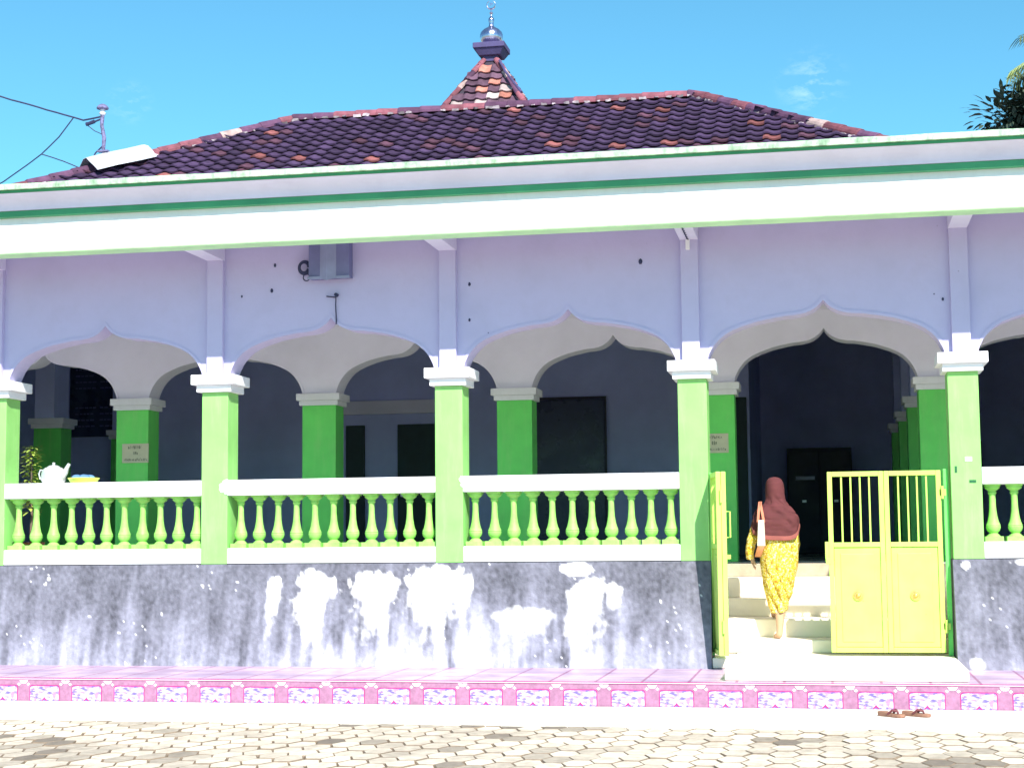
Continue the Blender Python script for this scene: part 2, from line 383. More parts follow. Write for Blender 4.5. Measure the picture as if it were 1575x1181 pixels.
# ---- porch ceiling, inner arcade, hall shell
MB().box(X0,X1,.29,3.46,2.86,2.95).build('porch_ceiling',M['inwall'],mosque)
w=MB(); arcade(w,CC,.43,3.47,3.79,2.03,4.3,hs=1.10); w.box(X0,CC[0]-.21,3.47,3.79,-.06,4.3); w.box(CC[-1]+.21,X1,3.47,3.79,-.06,4.3); w.build('inner_arcade_wall',M['inwall'],mosque)
ic=[]
for i,c in enumerate(CC):
    if i==0: c1=column(c,3.464,.43,.33,-.06,1.885,.062,.145,'inner_column'); ic.append(c1)
    else: ic.append(dup(c1,mosque,(c-CC[0],0,0)))
for x in (1.27,-11.05):
    for y in (6.1,8.7,11.3):
        dup(c1,mosque,(x-CC[0],y-3.464,0))
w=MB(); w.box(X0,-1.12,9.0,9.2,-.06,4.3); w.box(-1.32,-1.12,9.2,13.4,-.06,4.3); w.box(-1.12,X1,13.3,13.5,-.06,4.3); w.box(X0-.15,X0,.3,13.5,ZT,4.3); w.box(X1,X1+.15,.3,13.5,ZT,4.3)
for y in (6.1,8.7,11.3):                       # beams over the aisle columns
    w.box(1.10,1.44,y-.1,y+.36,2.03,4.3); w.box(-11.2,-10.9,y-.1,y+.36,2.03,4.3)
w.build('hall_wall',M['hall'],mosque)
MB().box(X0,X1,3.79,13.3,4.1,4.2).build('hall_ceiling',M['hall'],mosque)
# doors, boards and lintel inside the hall (dim)
for (xa,xb,y,z) in ((-7.42,-7.12,8.93,2.03),(-6.58,-5.9,8.93,2.03),(-1.9,-1.16,8.93,2.32),(1.9,2.62,13.2,1.83)):
    d=MB().box(xa,xb,y,y+.06,-.055,z).build('hall_door',M['black'],mosque,bevel=.01)
    MB().box(xa+.06,xa+.1,y-.05,y,.9,1.05).build('handle',M['alu'],d)
MB().box(-7.7,-5.75,8.90,8.995,2.2,2.41).build('lintel',M['inwall'],mosque,bevel=.005)
# ---- canopy: fascia, cornice, rim, slab
def prism(mb,prof,xa,xb,mat=0,col=(1,1,1)):
    n=len(prof); V=[(xa,y,z) for y,z in prof]+[(xb,y,z) for y,z in prof]
    F=[(i,(i+1)%n,n+(i+1)%n,n+i) for i in range(n)]+[tuple(range(n-1,-1,-1)),tuple(range(n,2*n))]
    mb.add(V,F,col,mat)
XC0,XC1=-14.5,6.5
m=MB(); m.box(XC0,XC1,-1.0,-.80,3.135,3.47); m.build('fascia',M['trim'],mosque)
MB().box(XC0,XC1,-1.025,-.79,ZE,3.133).build('fascia_lip',M['lip'],mosque,bevel=.012)
MB().box(XC0,XC1,-1.07,-.80,3.432,3.492).build('cornice_strip',M['dgreen'],mosque,bevel=.004)
m=MB(); cv=[]
for k in range(9):
    t=k/8*PI/2; cv.append((-1.08-.17*(1-math.cos(t)),3.493+.135*math.sin(t)))
prism(m,cv+[(-.8,3.628),(-.8,3.493)],XC0,XC1); o=m.build('cornice',M['cornice'],mosque,smooth=True)
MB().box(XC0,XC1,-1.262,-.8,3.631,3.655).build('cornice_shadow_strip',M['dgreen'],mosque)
m=MB(); 
nx=420; prof=[(-1.30,3.657),(-1.30,3.70),(-1.29,3.712),(-1.15,3.712),(-1.15,3.657)]; rings=[]
for i in range(nx+1):
    x=XC0+(XC1-XC0)*i/nx; d=.007*noise.noise(Vector((x*2.2,0,0)))+.004*noise.noise(Vector((x*9,3,0)))
    rings.append([(x,y+d*.5,z+(d if z>3.68 else 0)) for y,z in prof])
m.loft(rings); m.build('gutter_rim',M['moss'],mosque)
MB().box(XC0,XC1,-.795,3.46,3.37,3.62).build('canopy_slab',M['cornice'],mosque)
# ---- tiled hip roof
PITCH=28.3; TN=math.tan(math.radians(PITCH)); ZRD=6.715; YR=8.0
RX,LX=-1.755,-7.972
DE=5.1                                  # plan distance ridge to eave
KR,KL=.91,1.10
def tcol(fresh=.035):
    r=R.random()
    if r<fresh: q=R.uniform(.55,1.05); return (.33*q,.115*q,.115*q)
    if r<fresh+.10: k=R.uniform(.7,1.2); return (.11*k,.048*k,.078*k)
    k=R.uniform(.65,1.25); return (.062*k,.036*k,.086*k)
PROF=[(0,.030),(.12,.046),(.27,.040),(.40,.014),(.55,.0),(.72,.0),(.88,.010),(1,.026)]
def tiles(mb,org,u,v,n,inside,umin,umax,vmax,tw=.226,ex=.272,colf=tcol):
    org=Vector(org);u=Vector(u).normalized();v=Vector(v).normalized();n=Vector(n).normalized()
    j=0
    while j*ex<vmax:
        i=int(umin/tw)-1
        off=0
        while i*tw<umax:
            a=i*tw+off; v0=j*ex
            if inside(a+tw/2,v0+ex*.45):
                c=colf(); jt=R.uniform(-.006,.006); ja=R.uniform(-.012,.012); V=[]
                for (vv,lift) in ((v0-.045+ja,.050),(v0-.045+ja,.026),(v0+ex,.0)):
                    for t,h in PROF:
                        V.append(org+u*(a+t*(tw+.012)+jt)+v*vv+n*(h*.68+lift+R.uniform(-.001,.001)))
                # order: front-top row, front-bottom row, back row
                k=len(PROF); F=[]
                for q in range(k-1): F+=[(q,q+1,2*k+q+1,2*k+q),(k+q,k+q+1,q+1,q)]
                mb.add(V,F,c)
            i+=1
        j+=1
roof_shell=MB()
A=(LX,YR,ZRD);B=(RX,YR,ZRD)
eL=(LX-KL*DE,YR-DE,ZRD-DE*TN); eR=(RX+KR*DE,YR-DE,ZRD-DE*TN); bL=(LX-KL*DE,YR+DE,ZRD-DE*TN); bR=(RX+KR*DE,YR+DE,ZRD-DE*TN)
tl=MB()
tl.add([A,B,eR,eL,bR,bL],[(3,2,1,0),(0,1,4,5),(3,0,5),(2,4,1)],(.05,.04,.06))
SL=DE/math.cos(math.radians(PITCH))
def in_front(a,vv):
    f=1-vv/SL; return (LX-KL*DE*f)-.02<eL[0]+a<(RX+KR*DE*f)+.02 and vv<SL+.0
nf=Vector((0,-math.sin(math.radians(PITCH)),math.cos(math.radians(PITCH))))
tiles(tl,(eL[0],YR-DE,ZRD-DE*TN),(1,0,0),(0,math.cos(math.radians(PITCH)),math.sin(math.radians(PITCH))),nf,in_front,-.3,eR[0]-eL[0]+.3,SL)
# right and left hips' slopes
for s_,P0,K,E in ((1,RX,KR,eR),(-1,LX,KL,eL)):
    run=K*DE; ln=math.hypot(run,DE*TN); vd=Vector((-s_*run,0,DE*TN)).normalized(); nn=Vector((s_*DE*TN,0,run)).normalized()
    def ins(a,vv,ln=ln):
        f=1-vv/ln; return abs(a-DE)<DE*f+.02 and vv<ln
    tiles(tl,(E[0],YR-DE if s_>0 else YR+DE,E[2]),(0,1*s_,0),vd,nn,ins,-.2,2*DE+.2,ln)
roof=tl.build('roof',M['tile'],mosque,colattr=True,org=(-4.86,YR,ZRD-DE*TN))
# ridge and hip caps: overlapping half-round tiles
def caps(mb,p,q,r=.098,ln=.34,mortar=True):
    p=Vector(p);q=Vector(q);d=(q-p);L=d.length;d.normalize();side=d.cross(Vector((0,0,1))).normalized();up=side.cross(d).normalized()
    n=int(L/ln)
    for i in range(n+1):
        k=R.uniform(.75,1.2); c=(.22*k,.075*k,.10*k) if R.random()<.5 else (.11*k,.05*k,.10*k)
        if R.random()<.05: c=(.42,.30,.29)
        a=p+d*(i*ln-.02); b=p+d*min(L,(i*ln+ln+.03)); rings=[]
        for pos,rr in ((a,r*1.0),(a+d*.02,r*1.06),(b,r*.90)):
            rings.append([pos+side*(rr*math.cos(t))+up*(rr*math.sin(t)-.01+R.uniform(-.002,.002)) for t in (PI*(-.05)+PI*1.1*j/9 for j in range(10))])
        mb.loft(rings,c,caps=True,closed=False)
        if mortar and R.random()<.85:          # mortar beads under each joint
            for sg in (-1,1):
                for kk in range(2):
                    o=p+d*(i*ln+kk*.16+R.uniform(0,.06))+side*(sg*(r+.015))+up*(-.02); s=R.uniform(.018,.06)
                    rg=[[o+d*(s*1.6*x)+side*(s*.55*y*sg)+up*(s*.55*y2) for y,y2 in ((-.8,-.6),(.8,-.9),(.6,.5),(-.6,.6))] for x in (-.6,.0,.6)]
                    g=R.uniform(.2,.75); mb.loft([[p_+Vector((R.uniform(-.012,.012),R.uniform(-.012,.012),R.uniform(-.01,.01))) for p_ in q_] for q_ in rg],(.62*g,.52*g,.58*g))
cp=MB(); U=.05
up=lambda P,dz=.022:(P[0],P[1],P[2]+dz)
caps(cp,up(A),up(B)); caps(cp,up(eL),up(A)); caps(cp,up(eR),up(B)); caps(cp,up(bL),up(A)); caps(cp,up(bR),up(B))
cp.build('ridge_cap',M['ridge'],roof,colattr=True,org=A)
# zinc patch bent over the left hip
def hipP(s): return Vector((LX-KL*s,YR-s,ZRD-s*TN))
m=MB(); rings=[]
for s_ in (1.62,1.80,2.0,2.2):
    c=hipP(s_)+Vector((0,0,.20)); sec=[]
    for k,(du,dz) in enumerate(((-.36,-.20),(-.18,-.03),(-.06,.02),(.06,.015),(.2,-.05),(.36,-.15),(.52,-.25))):
        sec.append(c+Vector((.72*du,-.7*du,dz+.012*math.sin(k*2+s_*7))))
    rings.append(sec)
top=rings; bot=[[p+Vector((0,0,-.006)) for p in r] for r in rings]
n=7; V=[p for r in top for p in r]+[p for r in bot for p in r]; F=[]; h=len(top)*n
for i in range(len(top)-1):
    for j in range(n-1):
        a=i*n+j; F+=[(a,a+1,a+n+1,a+n),(h+a+1,h+a,h+a+n,h+a+n+1)]
for i in range(len(top)-1):
    F+=[(i*n,(i+1)*n,h+(i+1)*n,h+i*n),((i+1)*n+n-1,i*n+n-1,h+i*n+n-1,h+(i+1)*n+n-1)]
for j in range(n-1):
    F+=[(j+1,j,h+j,h+j+1),((len(top)-1)*n+j,(len(top)-1)*n+j+1,h+(len(top)-1)*n+j+1,h+(len(top)-1)*n+j)]
m.add(V,F); m.build('metal_sheet',M['zinc'],roof,smooth=True,org=hipP(2)+Vector((0,0,.2)))
# ---- turret roof, pedestal, dome, finial
TX,TY=-4.985,8.74
ZB,ZTP=6.50,7.47; HB,HT=.70,.10
tr=MB()
def sq(h,z): return [(TX-h,TY-h,z),(TX+h,TY-h,z),(TX+h,TY+h,z),(TX-h,TY+h,z)]
V=sq(HB,ZB)+sq(HT,ZTP); tr.hexa(V,(.05,.04,.06))
dz=ZTP-ZB; run=HB-HT; sl=math.hypot(dz,run); SE=dz/sl; CE=run/sl
def tcol2():
    r=R.random(); k=R.uniform(.7,1.25)
    if r<.26: return (.42*k,.165*k,.13*k)
    if r<.33: return (.48*k,.38*k,.38*k)
    return (.125*k,.068*k,.105*k)
for q in range(4):
    ang=q*PI/2; rot=Matrix.Rotation(ang,3,'Z'); cen=Vector((TX,TY,0))
    org=cen+rot@Vector((-HB,-HB,0))+Vector((0,0,ZB)); u=rot@Vector((1,0,0)); v=rot@Vector((0,CE,SE)); n_=rot@Vector((0,-SE,CE))
    def ins(a,vv):
        hh=HB-run*vv/sl; return abs(a-HB)<hh-.02 and vv<sl-.05
    tiles(tr,org,u,v,n_,ins,-.2,2*HB+.2,sl,tw=.185,ex=.15,colf=tcol2)
turret=tr.build('turret_roof',M['tile'],mosque,colattr=True,org=(TX,TY,ZB))
for sx,sy in ((-1,-1),(1,-1),(1,1),(-1,1)):
    c=MB(); caps(c,(TX+sx*HB,TY+sy*HB,ZB+.03),(TX+sx*HT,TY+sy*HT,ZTP+.03),r=.055,ln=.20,mortar=False)
    c.build('hip_cap',M['ridge'],turret,colattr=True,org=(TX,TY,ZB))
MB().tube([(TX+.17,TY-.22,7.44),(TX+.3,TY-.42,7.2),(TX+.62,TY-.8,6.75)],.02,6).build('pipe',M['slab'],turret)
m=MB(); m.box(TX-.12,TX+.12,TY-.12,TY+.12,7.47,7.56)
def slab(h,z0,z1): m.box(TX-h,TX+h,TY-h,TY+h,z0,z1)
m.hexa(sq(.17,7.555)+sq(.235,7.66)); slab(.25,7.66,7.745)
m.build('pedestal',M['slab'],turret,bevel=.008,org=(TX,TY,7.5))
DP=[(.02,7.745),(.085,7.75),(.105,7.765),(.14,7.79),(.165,7.83),(.175,7.875),(.172,7.92),(.155,7.965),(.12,8.005),(.08,8.03),(.05,8.05),(.04,8.065)]
dm=MB().lathe(DP,TX,TY,48,lobes=16,amp=.05).build('dome',M['dome'],turret,smooth=True,org=(TX,TY,7.745))
FP=[(.042,8.06),(.035,8.09),(.042,8.13),(.047,8.16),(.040,8.19),(.02,8.215),(.010,8.24),(.010,8.255),(.026,8.262),(.030,8.275),(.022,8.288),(.009,8.295),(.008,8.34)]
m=MB().lathe(FP,TX,TY,16)
rr=[];
for k in range(25):      # crescent, opening upward
    t=PI*.5+PI*.14+(2*PI-PI*.28)*k/24; e=abs(k-12)/12
    rr.append((TX+.068*math.cos(t),TY,8.41+.068*math.sin(t)))
m.tube(rr,[.004+.011*(1-abs(k-12)/12) for k in range(25)],6)
st=[]
for k in range(10):
    a=PI/2+k*PI/5; q=.036 if k%2==0 else .015; st.append((q*math.cos(a),q*math.sin(a)))
m.add([(TX+x,TY-.006,8.425+z) for x,z in st]+[(TX+x,TY+.006,8.425+z) for x,z in st],[tuple(range(9,-1,-1)),tuple(range(10,20))]+[(i,(i+1)%10,10+(i+1)%10,10+i) for i in range(10)])
m.build('finial',M['dome'],turret,smooth=True,org=(TX,TY,8.06))
turret.location.z+=.185
# ------------------------------------------------------------------ terrace, strip, road, ground
t=MB(); t.box(-14.5,6.5,-1.64,.02,ZR-.1,ZT); terrace=tag(t.build('terrace',M['terrace'],None,org=(-4,-.8,ZT)),'low terrace paved with pink tiles along the foot of the black plinth',None,None,'structure')
TW=.4135
def border_tile(x):
    m=MB(); zb,zt=ZR+.0,ZT-.018; y=-1.642; w=TW
    hp=.058
    m.box(x,x+w,y-.012,y+.004,zb,zt,mat=0)
    # recessed looking panel plate with rounded upper corners
    px0,px1=x+hp,x+w-hp; pz1=zt-.047
    def pan(i0,z1,r,yy,mat):
        a0,a1=px0+i0,px1-i0; P=[(a0,yy,zb+.001),(a1,yy,zb+.001)]
        for k in range(5): t=k/4*PI/2; P.append((a1-r+r*math.cos(t),yy,z1-r+r*math.sin(t)))
        for k in range(5): t=PI/2+k/4*PI/2; P.append((a0+r+r*math.cos(t),yy,z1-r+r*math.sin(t)))
        m.add(P,[tuple(range(len(P)))],mat=mat)
    pan(0,pz1,.026,y-.0135,1); pan(.008,pz1-.008,.022,y-.015,2)
    c=(px0+px1)/2
    yy=y-.0165
    m.add([(c-.028,yy,zb+.004),(c-.018,yy,zb+.002),(c,yy,zb+.018),(c+.018,yy,zb+.002),(c+.028,yy,zb+.004),(c,yy,zb+.036)],[(0,1,2,5),(2,3,4,5)],mat=1)
    for sx,e in ((1,x),(-1,x+w)):
        def q(P): m.add([(e+sx*a,yy,zt-b) for a,b in P],[tuple(range(len(P))) if sx<0 else tuple(range(len(P)-1,-1,-1))],mat=3)
        q([(.002,.006),(.042,.006),(.024,.032),(.002,.036)]); q([(.030,.040),(.046,.026),(.062,.040),(.046,.054)])
    m.box(x,x+w,y-.018,y+.006,zt+.001,ZT-.001,mat=1)
    m.box(x,x+w,y-.0185,y-.017,zt+.005,zt+.010,mat=3)
    return m.build('border_tile',[M['pink'],M['magenta'],M['floral'],M['whitetile']],terrace,org=(x,y,zb))
bt=border_tile(-7.301-12*TW)
for k in range(1,46):
    o=bt.copy(); COL.objects.link(o); o.parent=terrace; o.location=bt.location+Vector((TW*k,0,0))
m=MB(); xs=[-15+.12*i for i in range(185)]
edge=[-3.10+.035*noise.noise(Vector((x*1.7,0,0)))+.02*noise.noise(Vector((x*7,0,4))) for x in xs]
V=[];F=[]
for x,e in zip(xs,edge): V+=[(x,-1.66,ZR),(x,e,ZR-.002),(x,e-.01,ZR-.04)]
for i in range(len(xs)-1):
    a=3*i; F+=[(a,a+1,a+4,a+3),(a+1,a+2,a+5,a+4)]
m.add(V,F); tag(m.build('pavement',M['strip'],None,org=(-4,-2.3,ZR)),'pale concrete strip between the pink tiles and the paved yard',None,None,'structure')
# hex pavers
m=MB(); a=.108; hy=.155
def stain(x,y):
    v=.8*noise.fractal(Vector((x*.8+3,y*1.5,0)),1,2,4)+.8*noise.fractal(Vector((x*2.4,y*4.6,8)),1,2,3)
    return max(0,min(1,(v-.12)*1.6+max(0,(x+1.5)*.05)))
ix=0
for i in range(-90,70):
    x=i*1.5*a
    for j in range(0,26):
        y=-2.98-j*hy*2*.866*1.155-(hy if i%2 else 0)
        if x<-14 or x>7: continue
        s=stain(x,y); k=R.uniform(.84,1.08)
        c=Vector((.70,.60,.49)).lerp(Vector((.15,.12,.10)),min(1,s*.85))*k
        g=.006; top=[];lo=[]; dz=R.uniform(-.004,.003)
        for q,(cx,cy) in enumerate(((1,0),(.5,1),(-.5,1),(-1,0),(-.5,-1),(.5,-1))):
            jx=R.uniform(-.006,.005); jy=R.uniform(-.010,.008)
            top.append((x+cx*(a-.008)+jx,y+cy*(hy-.016)+jy,ZR-.006+dz)); lo.append((x+cx*a,y+cy*hy,ZR-.017))
        m.add(top,[tuple(range(6))],tuple(c)); m.add(top+lo,[(q,6+q,6+(q+1)%6,(q+1)%6) for q in range(6)],(.26*k,.195*k,.14*k))
road=tag(m.build('road',M['paver'],None,org=(-4,-5,ZR),colattr=True),'yard paved with worn hexagonal concrete pavers',None,None,'structure')
m=MB(); m.add([(-16,-12,ZR-.018),(8,-12,ZR-.018),(8,-2.9,ZR-.018),(-16,-2.9,ZR-.018)],[(0,1,2,3)]); tag(m.build('path',M['joint'],None,org=(-4,-6,ZR-.018)),'dark earth bed showing in the joints between pavers',None,None,'structure')
m=MB(); m.add([(-300,-300,ZR-.05),(300,-300,ZR-.05),(300,300,ZR-.05),(-300,300,ZR-.05)],[(0,1,2,3)]); tag(m.build('ground',M['ground'],None),'sandy ground around the mosque',None,None,'structure')
# ------------------------------------------------------------------ gates
def gate_panel(mb,sol,bars,px,py,ux,uy,w,z0=-.862,z1=.828,zm=.14):
    """one gate panel from (px,py) along (ux,uy); frame into mb, solid sheet into sol, bars list"""
    T=.022; nx,ny=-uy,ux
    def bx(m,a,b,zz0,zz1,d0,d1):
        P=[(px+ux*s+nx*d,py+uy*s+ny*d) for s,d in ((a,d0),(b,d0),(b,d1),(a,d1))]
        m.hexa([(x,y,zz0) for x,y in P]+[(x,y,zz1) for x,y in P])
    S=.045
    bx(mb,0,S,z0,z1,-T,T); bx(mb,w-S,w,z0,z1,-T,T)
    bx(mb,S,w-S,z1-S,z1,-T,T); bx(mb,S,w-S,z0,z0+S,-T,T); bx(mb,S,w-S,zm-S*.5,zm+S*.5,-T,T)
    bx(sol,S+.002,w-S-.002,z0+S+.002,zm-S*.5-.002,-.008,.008); bx(sol,S+.06,w-S-.06,z0+S+.05,zm-S*.5-.06,-.014,.014)
    for k in range(1,5):
        s_=S+(w-2*S)*k/5; b=MB(); bx(b,s_-.0075,s_+.0075,zm+S*.5,z1-S,-.008,.008); bars.append(b)
def rosette(gx,gy,z,nx,ny,par):
    r=MB(); c=Vector((gx,gy,z)); n_=Vector((nx,ny,0)); t=Vector((-ny,nx,0))
    rings=[]
    for rad,d in ((.048,.0),(.048,.012),(.036,.014),(.034,.010),(.022,.012),(.014,.026),(.004,.03)):
        rings.append([c+n_*d+t*(rad*math.cos(q))+Vector((0,0,rad*math.sin(q))) for q in (2*PI*j/18 for j in range(18))])
    r.loft(rings); return r.build('rosette',M['gold'],par,smooth=True,org=c)
def make_gate(loc,label,panels,front):
    g=thing('metal_gate',loc,label,'gate','entrance gate leaves')
    for (px,py,ux,uy,w) in panels:
        fr=MB(); so=MB(); bars=[]
        gate_panel(fr,so,bars,px,py,ux,uy,w)
        f=fr.build('gate_frame',M['gate'],g,bevel=.004,org=(px,py,-.862))
        so.build('sheet_panel',M['gate'],f,bevel=.006,org=(px,py,-.862))
        for b in bars: b.build('bar',M['gate'],f,org=(px,py,.14))
        nx,ny=(uy,-ux) if front>0 else (-uy,ux)
        rosette(px+ux*w/2+nx*.014,py+uy*w/2+ny*.014,-.335,nx,ny,f)
    return g
gr=make_gate((1.06,.07,-.895),'lime metal gate leaf standing closed beside the woman, barred above and solid below',[(.0,.07,1,0,.520),(.524,.07,1,0,.520)],1)
m=MB(); m.box(-.035,.0,.05,.09,-.02,.17); m.box(-.03,.012,.035,.049,-.04,.02); m.build('latch',M['gate'],gr,bevel=.004,org=(0,.07,.1))
for z in (.62,-.62):
    MB().tube([(1.055,.045,z-.06),(1.055,.045,z+.06)],.014,8).box(1.03,1.09,.048,.054,z-.03,z+.03).build('hinge',M['gate'],gr,org=(1.055,.045,z))
m=MB(); m.box(1.068,1.112,.08,.13,-.89,.84); m.build('gate_post',M['green'],gr,bevel=.004,org=(1.09,.1,-.89))
m=MB().lathe([(.02,-.66),(.021,-.655)],0,0,8)
ax,ay=-1.085,.03; bx_,by_=-.992,-.478; L1=math.hypot(bx_-ax,by_-ay)
cx_,cy_=-.945,-.478; dx_,dy_=-1.0,.03; L2=math.hypot(dx_-cx_,dy_-cy_)
gl=make_gate((-1.09,.03,-.895),'lime metal gate leaf folded open against the left gate column, seen edge on',[(ax,ay,(bx_-ax)/L1,(by_-ay)/L1,L1),(cx_,cy_,(dx_-cx_)/L2,(dy_-cy_)/L2,L2)],-1)
m=MB(); x,y=-.948,-.33; m.tube([(x+.005,y,.46),(x+.05,y,.46),(x+.05,y,.22),(x+.005,y,.22)],.008,6); m.build('handle',M['gate'],gl,org=(x,y,.3)); MB().box(x,x+.05,y-.015,y+.015,.02,.06).build('bolt',M['gate'],gl,org=(x,y,.04))
for z in (.6,-.6): MB().tube([(-.968,-.49,z-.06),(-.968,-.49,z+.06)],.013,8).build('hinge',M['gate'],gl,org=(-.968,-.49,z))
MB().box(-1.108,-1.088,.0,.05,-.89,.84).build('gate_post',M['green'],gl,bevel=.003,org=(-1.1,.02,-.89))
# ------------------------------------------------------------------ notices
def notice(x0,x1,z0,z1,label,lines):
    y=3.455
    n=thing('notice',((x0+x1)/2,y,z0),label,'sign','paper notices on the inner columns')
    MB().box(x0,x1,y-.006,y+.008,z0,z1).build('sheet',M['paper'],n,org=(x0,y,z0))
    m=MB(); w=x1-x0; h=z1-z0
    for cx,cz,lw,lh in lines:            # blurred rows of lettering
        x=x0+w*(cx-lw/2); xe=x0+w*(cx+lw/2); 
        while x<xe:
            q=R.uniform(.008,.016); zc=z0+h*cz; a=R.uniform(.35,.5)*h*lh
            m.box(x,x+q*.45,y-.008,y-.0062,zc-a,zc+a); m.box(x+q*.45,x+q,y-.008,y-.0062,zc-a*R.choice((-1,.2,1)),zc-a*R.choice((-1,.2,1))+h*lh*.22); x+=q+.008
    m.build('lettering',M['ink'],n,org=(x0,y,z0))
notice(-8.685,-8.335,1.222,1.462,'cream paper notice on the inner column behind the leftmost arch bay',[(.48,.80,.5,.15),(.5,.50,.13,.18),(.5,.16,.84,.13)])
notice(-1.46,-1.118,1.205,1.432,'cream paper notice on the inner column just behind the open gate',[(.5,.80,.55,.15),(.5,.50,.13,.18),(.5,.18,.8,.13)])
# ------------------------------------------------------------------ things on and about the porch
k=thing('kettle',(-7.93,.13,.848),'dull aluminium kettle standing on the white handrail left of the dish','kettle')
KX,KY=-7.94,.13
MB().lathe([(.05,.849),(.105,.85),(.122,.875),(.128,.91),(.124,.955),(.112,.99),(.085,1.013),(.062,1.017)],KX,KY,28).build('body',M['alu'],k,smooth=True,org=(KX,KY,.849))
MB().lathe([(.066,1.015),(.064,1.024),(.04,1.036),(.014,1.04),(.012,1.05),(.018,1.058),(.012,1.066),(.002,1.068)],KX,KY,24).build('lid',M['alu'],k,smooth=True,org=(KX,KY,1.015))
MB().tube([(KX+.10,KY,.92),(KX+.135,KY,.96),(KX+.15,KY,1.01),(KX+.175,KY,1.05)],[.034,.028,.022,.017],12).build('spout',M['alu'],k,smooth=True,org=(KX+.1,KY,.92))
MB().tube([(KX-.10,KY,.985),(KX-.15,KY,.99),(KX-.165,KY,.95),(KX-.15,KY,.90),(KX-.115,KY,.885)],.008,8).build('handle',M['alu'],k,smooth=True,org=(KX,KY,1.05))
k=thing('dish',(-7.60,.13,.848),'lime green plastic dish of blue cloths on the handrail beside the kettle','dish')
MB().lathe([(.10,.849),(.135,.852),(.15,.88),(.165,.895),(.16,.90),(.145,.885),(.12,.86),(.03,.858)],-7.6,.13,32).build('bowl',M['lime'],k,smooth=True,org=(-7.6,.13,.849))
m=MB()
for q in range(6):
    x=-7.6+R.uniform(-.09,.09); y=.13+R.uniform(-.07,.07); m.lathe([(.01,.87),(.05,.875),(.06,.90),(.045,.925),(.015,.935)],x,y,10)
m.build('cloth',M['blue'],k,smooth=True,org=(-7.6,.13,.88))
# slim potted shrub in the sun
PX,PY=-8.56,.85
pl=thing('potted_plant',(PX,PY,-.06),'slim sunlit leafy plant in a pot behind the left railing','plant')
MB().lathe([(.10,-.06),(.13,.1),(.15,.22),(.16,.24),(.14,.24),(.13,.2),(.02,.19)],PX,PY,20).build('pot',M['pot'],pl,smooth=True,org=(PX,PY,-.06))
MB().tube([(PX,PY,.15),(PX+.01,PY,.6),(PX-.01,PY,1.2)],[.016,.012,.006],7).build('stem',M['bark'],pl,org=(PX,PY,.15))
m=MB()
def leaf(m,p,d,up,L,W,c):
    d=Vector(d).normalized(); s=d.cross(Vector(up)).normalized(); n_=s.cross(d).normalized(); p=Vector(p)
    V=[p,p+d*L*.35+s*W*.5+n_*.02*L,p+d*L*.7+s*W*.42-n_*.04*L,p+d*L-n_*.15*L,p+d*L*.7-s*W*.42-n_*.04*L,p+d*L*.35-s*W*.5+n_*.02*L,p+d*L*.5+n_*.0]
    m.add(V,[(0,1,6,5),(1,2,6),(2,3,6),(3,4,6),(4,5,6)],c)
for q in range(330):
    z=R.uniform(.55,1.29) if q%3 else R.uniform(.9,1.29); t=R.uniform(0,2*PI); r=R.uniform(.0,.085); g=R.uniform(.5,1.2)
    leaf(m,(PX+r*math.cos(t),PY+r*math.sin(t),z),(math.cos(t),math.sin(t),R.uniform(-.4,.5)),(0,0,1),R.uniform(.05,.09),R.uniform(.025,.04),(.42*g,.56*g,.10*g))
m.build('foliage',M['leaf'],pl,colattr=True,org=(PX,PY,.5))
# folded metal box (speaker housing) hung under the eave
sp=thing('speaker_box',(-4.87,.02,3.4),'slate blue folded metal box hung on the wall under the eave above the arch','speaker')
V=[];pf=[(-5.085,.025),(-5.085,-.10),(-4.96,-.12),(-4.87,-.20),(-4.79,-.12),(-4.66,-.10),(-4.66,.025)]
zb=[2.86,2.86,2.855,2.82,2.855,2.865,2.865]
m=MB(); n=len(pf); V=[(x,y,z) for (x,y),z in zip(pf,zb)]+[(x,y,3.33) for x,y in pf]
for i in range(n): 
    m.add(V,[(i,(i+1)%n,n+(i+1)%n,n+i)],mat=1 if i in (2,3) else 0)
m.add(V,[tuple(range(n-1,-1,-1)),tuple(range(n,2*n))])
m.build('housing',[M['box'],M['boxlite']],sp,org=(-4.87,0,3.1))
m=MB().box(-5.09,-4.655,-.125,-.10,2.85,2.875); m.build('bottom_lip',M['boxlite'],sp,org=(-4.87,-.11,2.86))
m=MB(); 
for o_ in (0,.012,.022):
    m.tube([(-5.15+(.065-o_)*math.cos(t),-.03-o_,2.985+(.07-o_)*math.sin(t)) for t in (2*PI*j/22 for j in range(22))],.009,6)
m.tube([(-5.13+.035*math.cos(t),-.03,2.885+.035*math.sin(t)) for t in (2*PI*j/16 for j in range(17))],.006,6)
m.build('wire_coil',M['cable'],sp,org=(-5.15,-.03,2.98))
m=MB(); m.tube([(-4.825,.03,2.70),(-4.825,-.02,2.70)],.018,10); m.tube([(-4.825,-.01,2.70),(-4.835,.012,2.6),(-4.828,.012,2.45),(-4.83,.012,2.40)],.006,6); m.tube([(-4.93,.01,2.69),(-4.83,.0,2.675)],.007,6)
m.build('hook_wire',M['cable'],sp,org=(-4.825,0,2.7))
lb=thing('lamp_bracket',(-1.26,-.45,3.10),'small white lamp holder with grey cord under the beam above the third green column','bracket')
MB().box(-1.285,-1.245,-.06,-.02,3.0,3.10).build('socket',M['trim'],lb,bevel=.004,org=(-1.26,-.04,3.0))
MB().tube([(-1.262+.006*((-1)**k),-.08-.055*k,3.094) for k in range(12)],.006,6).build('cord',M['cable'],lb,org=(-1.26,-.1,3.09))
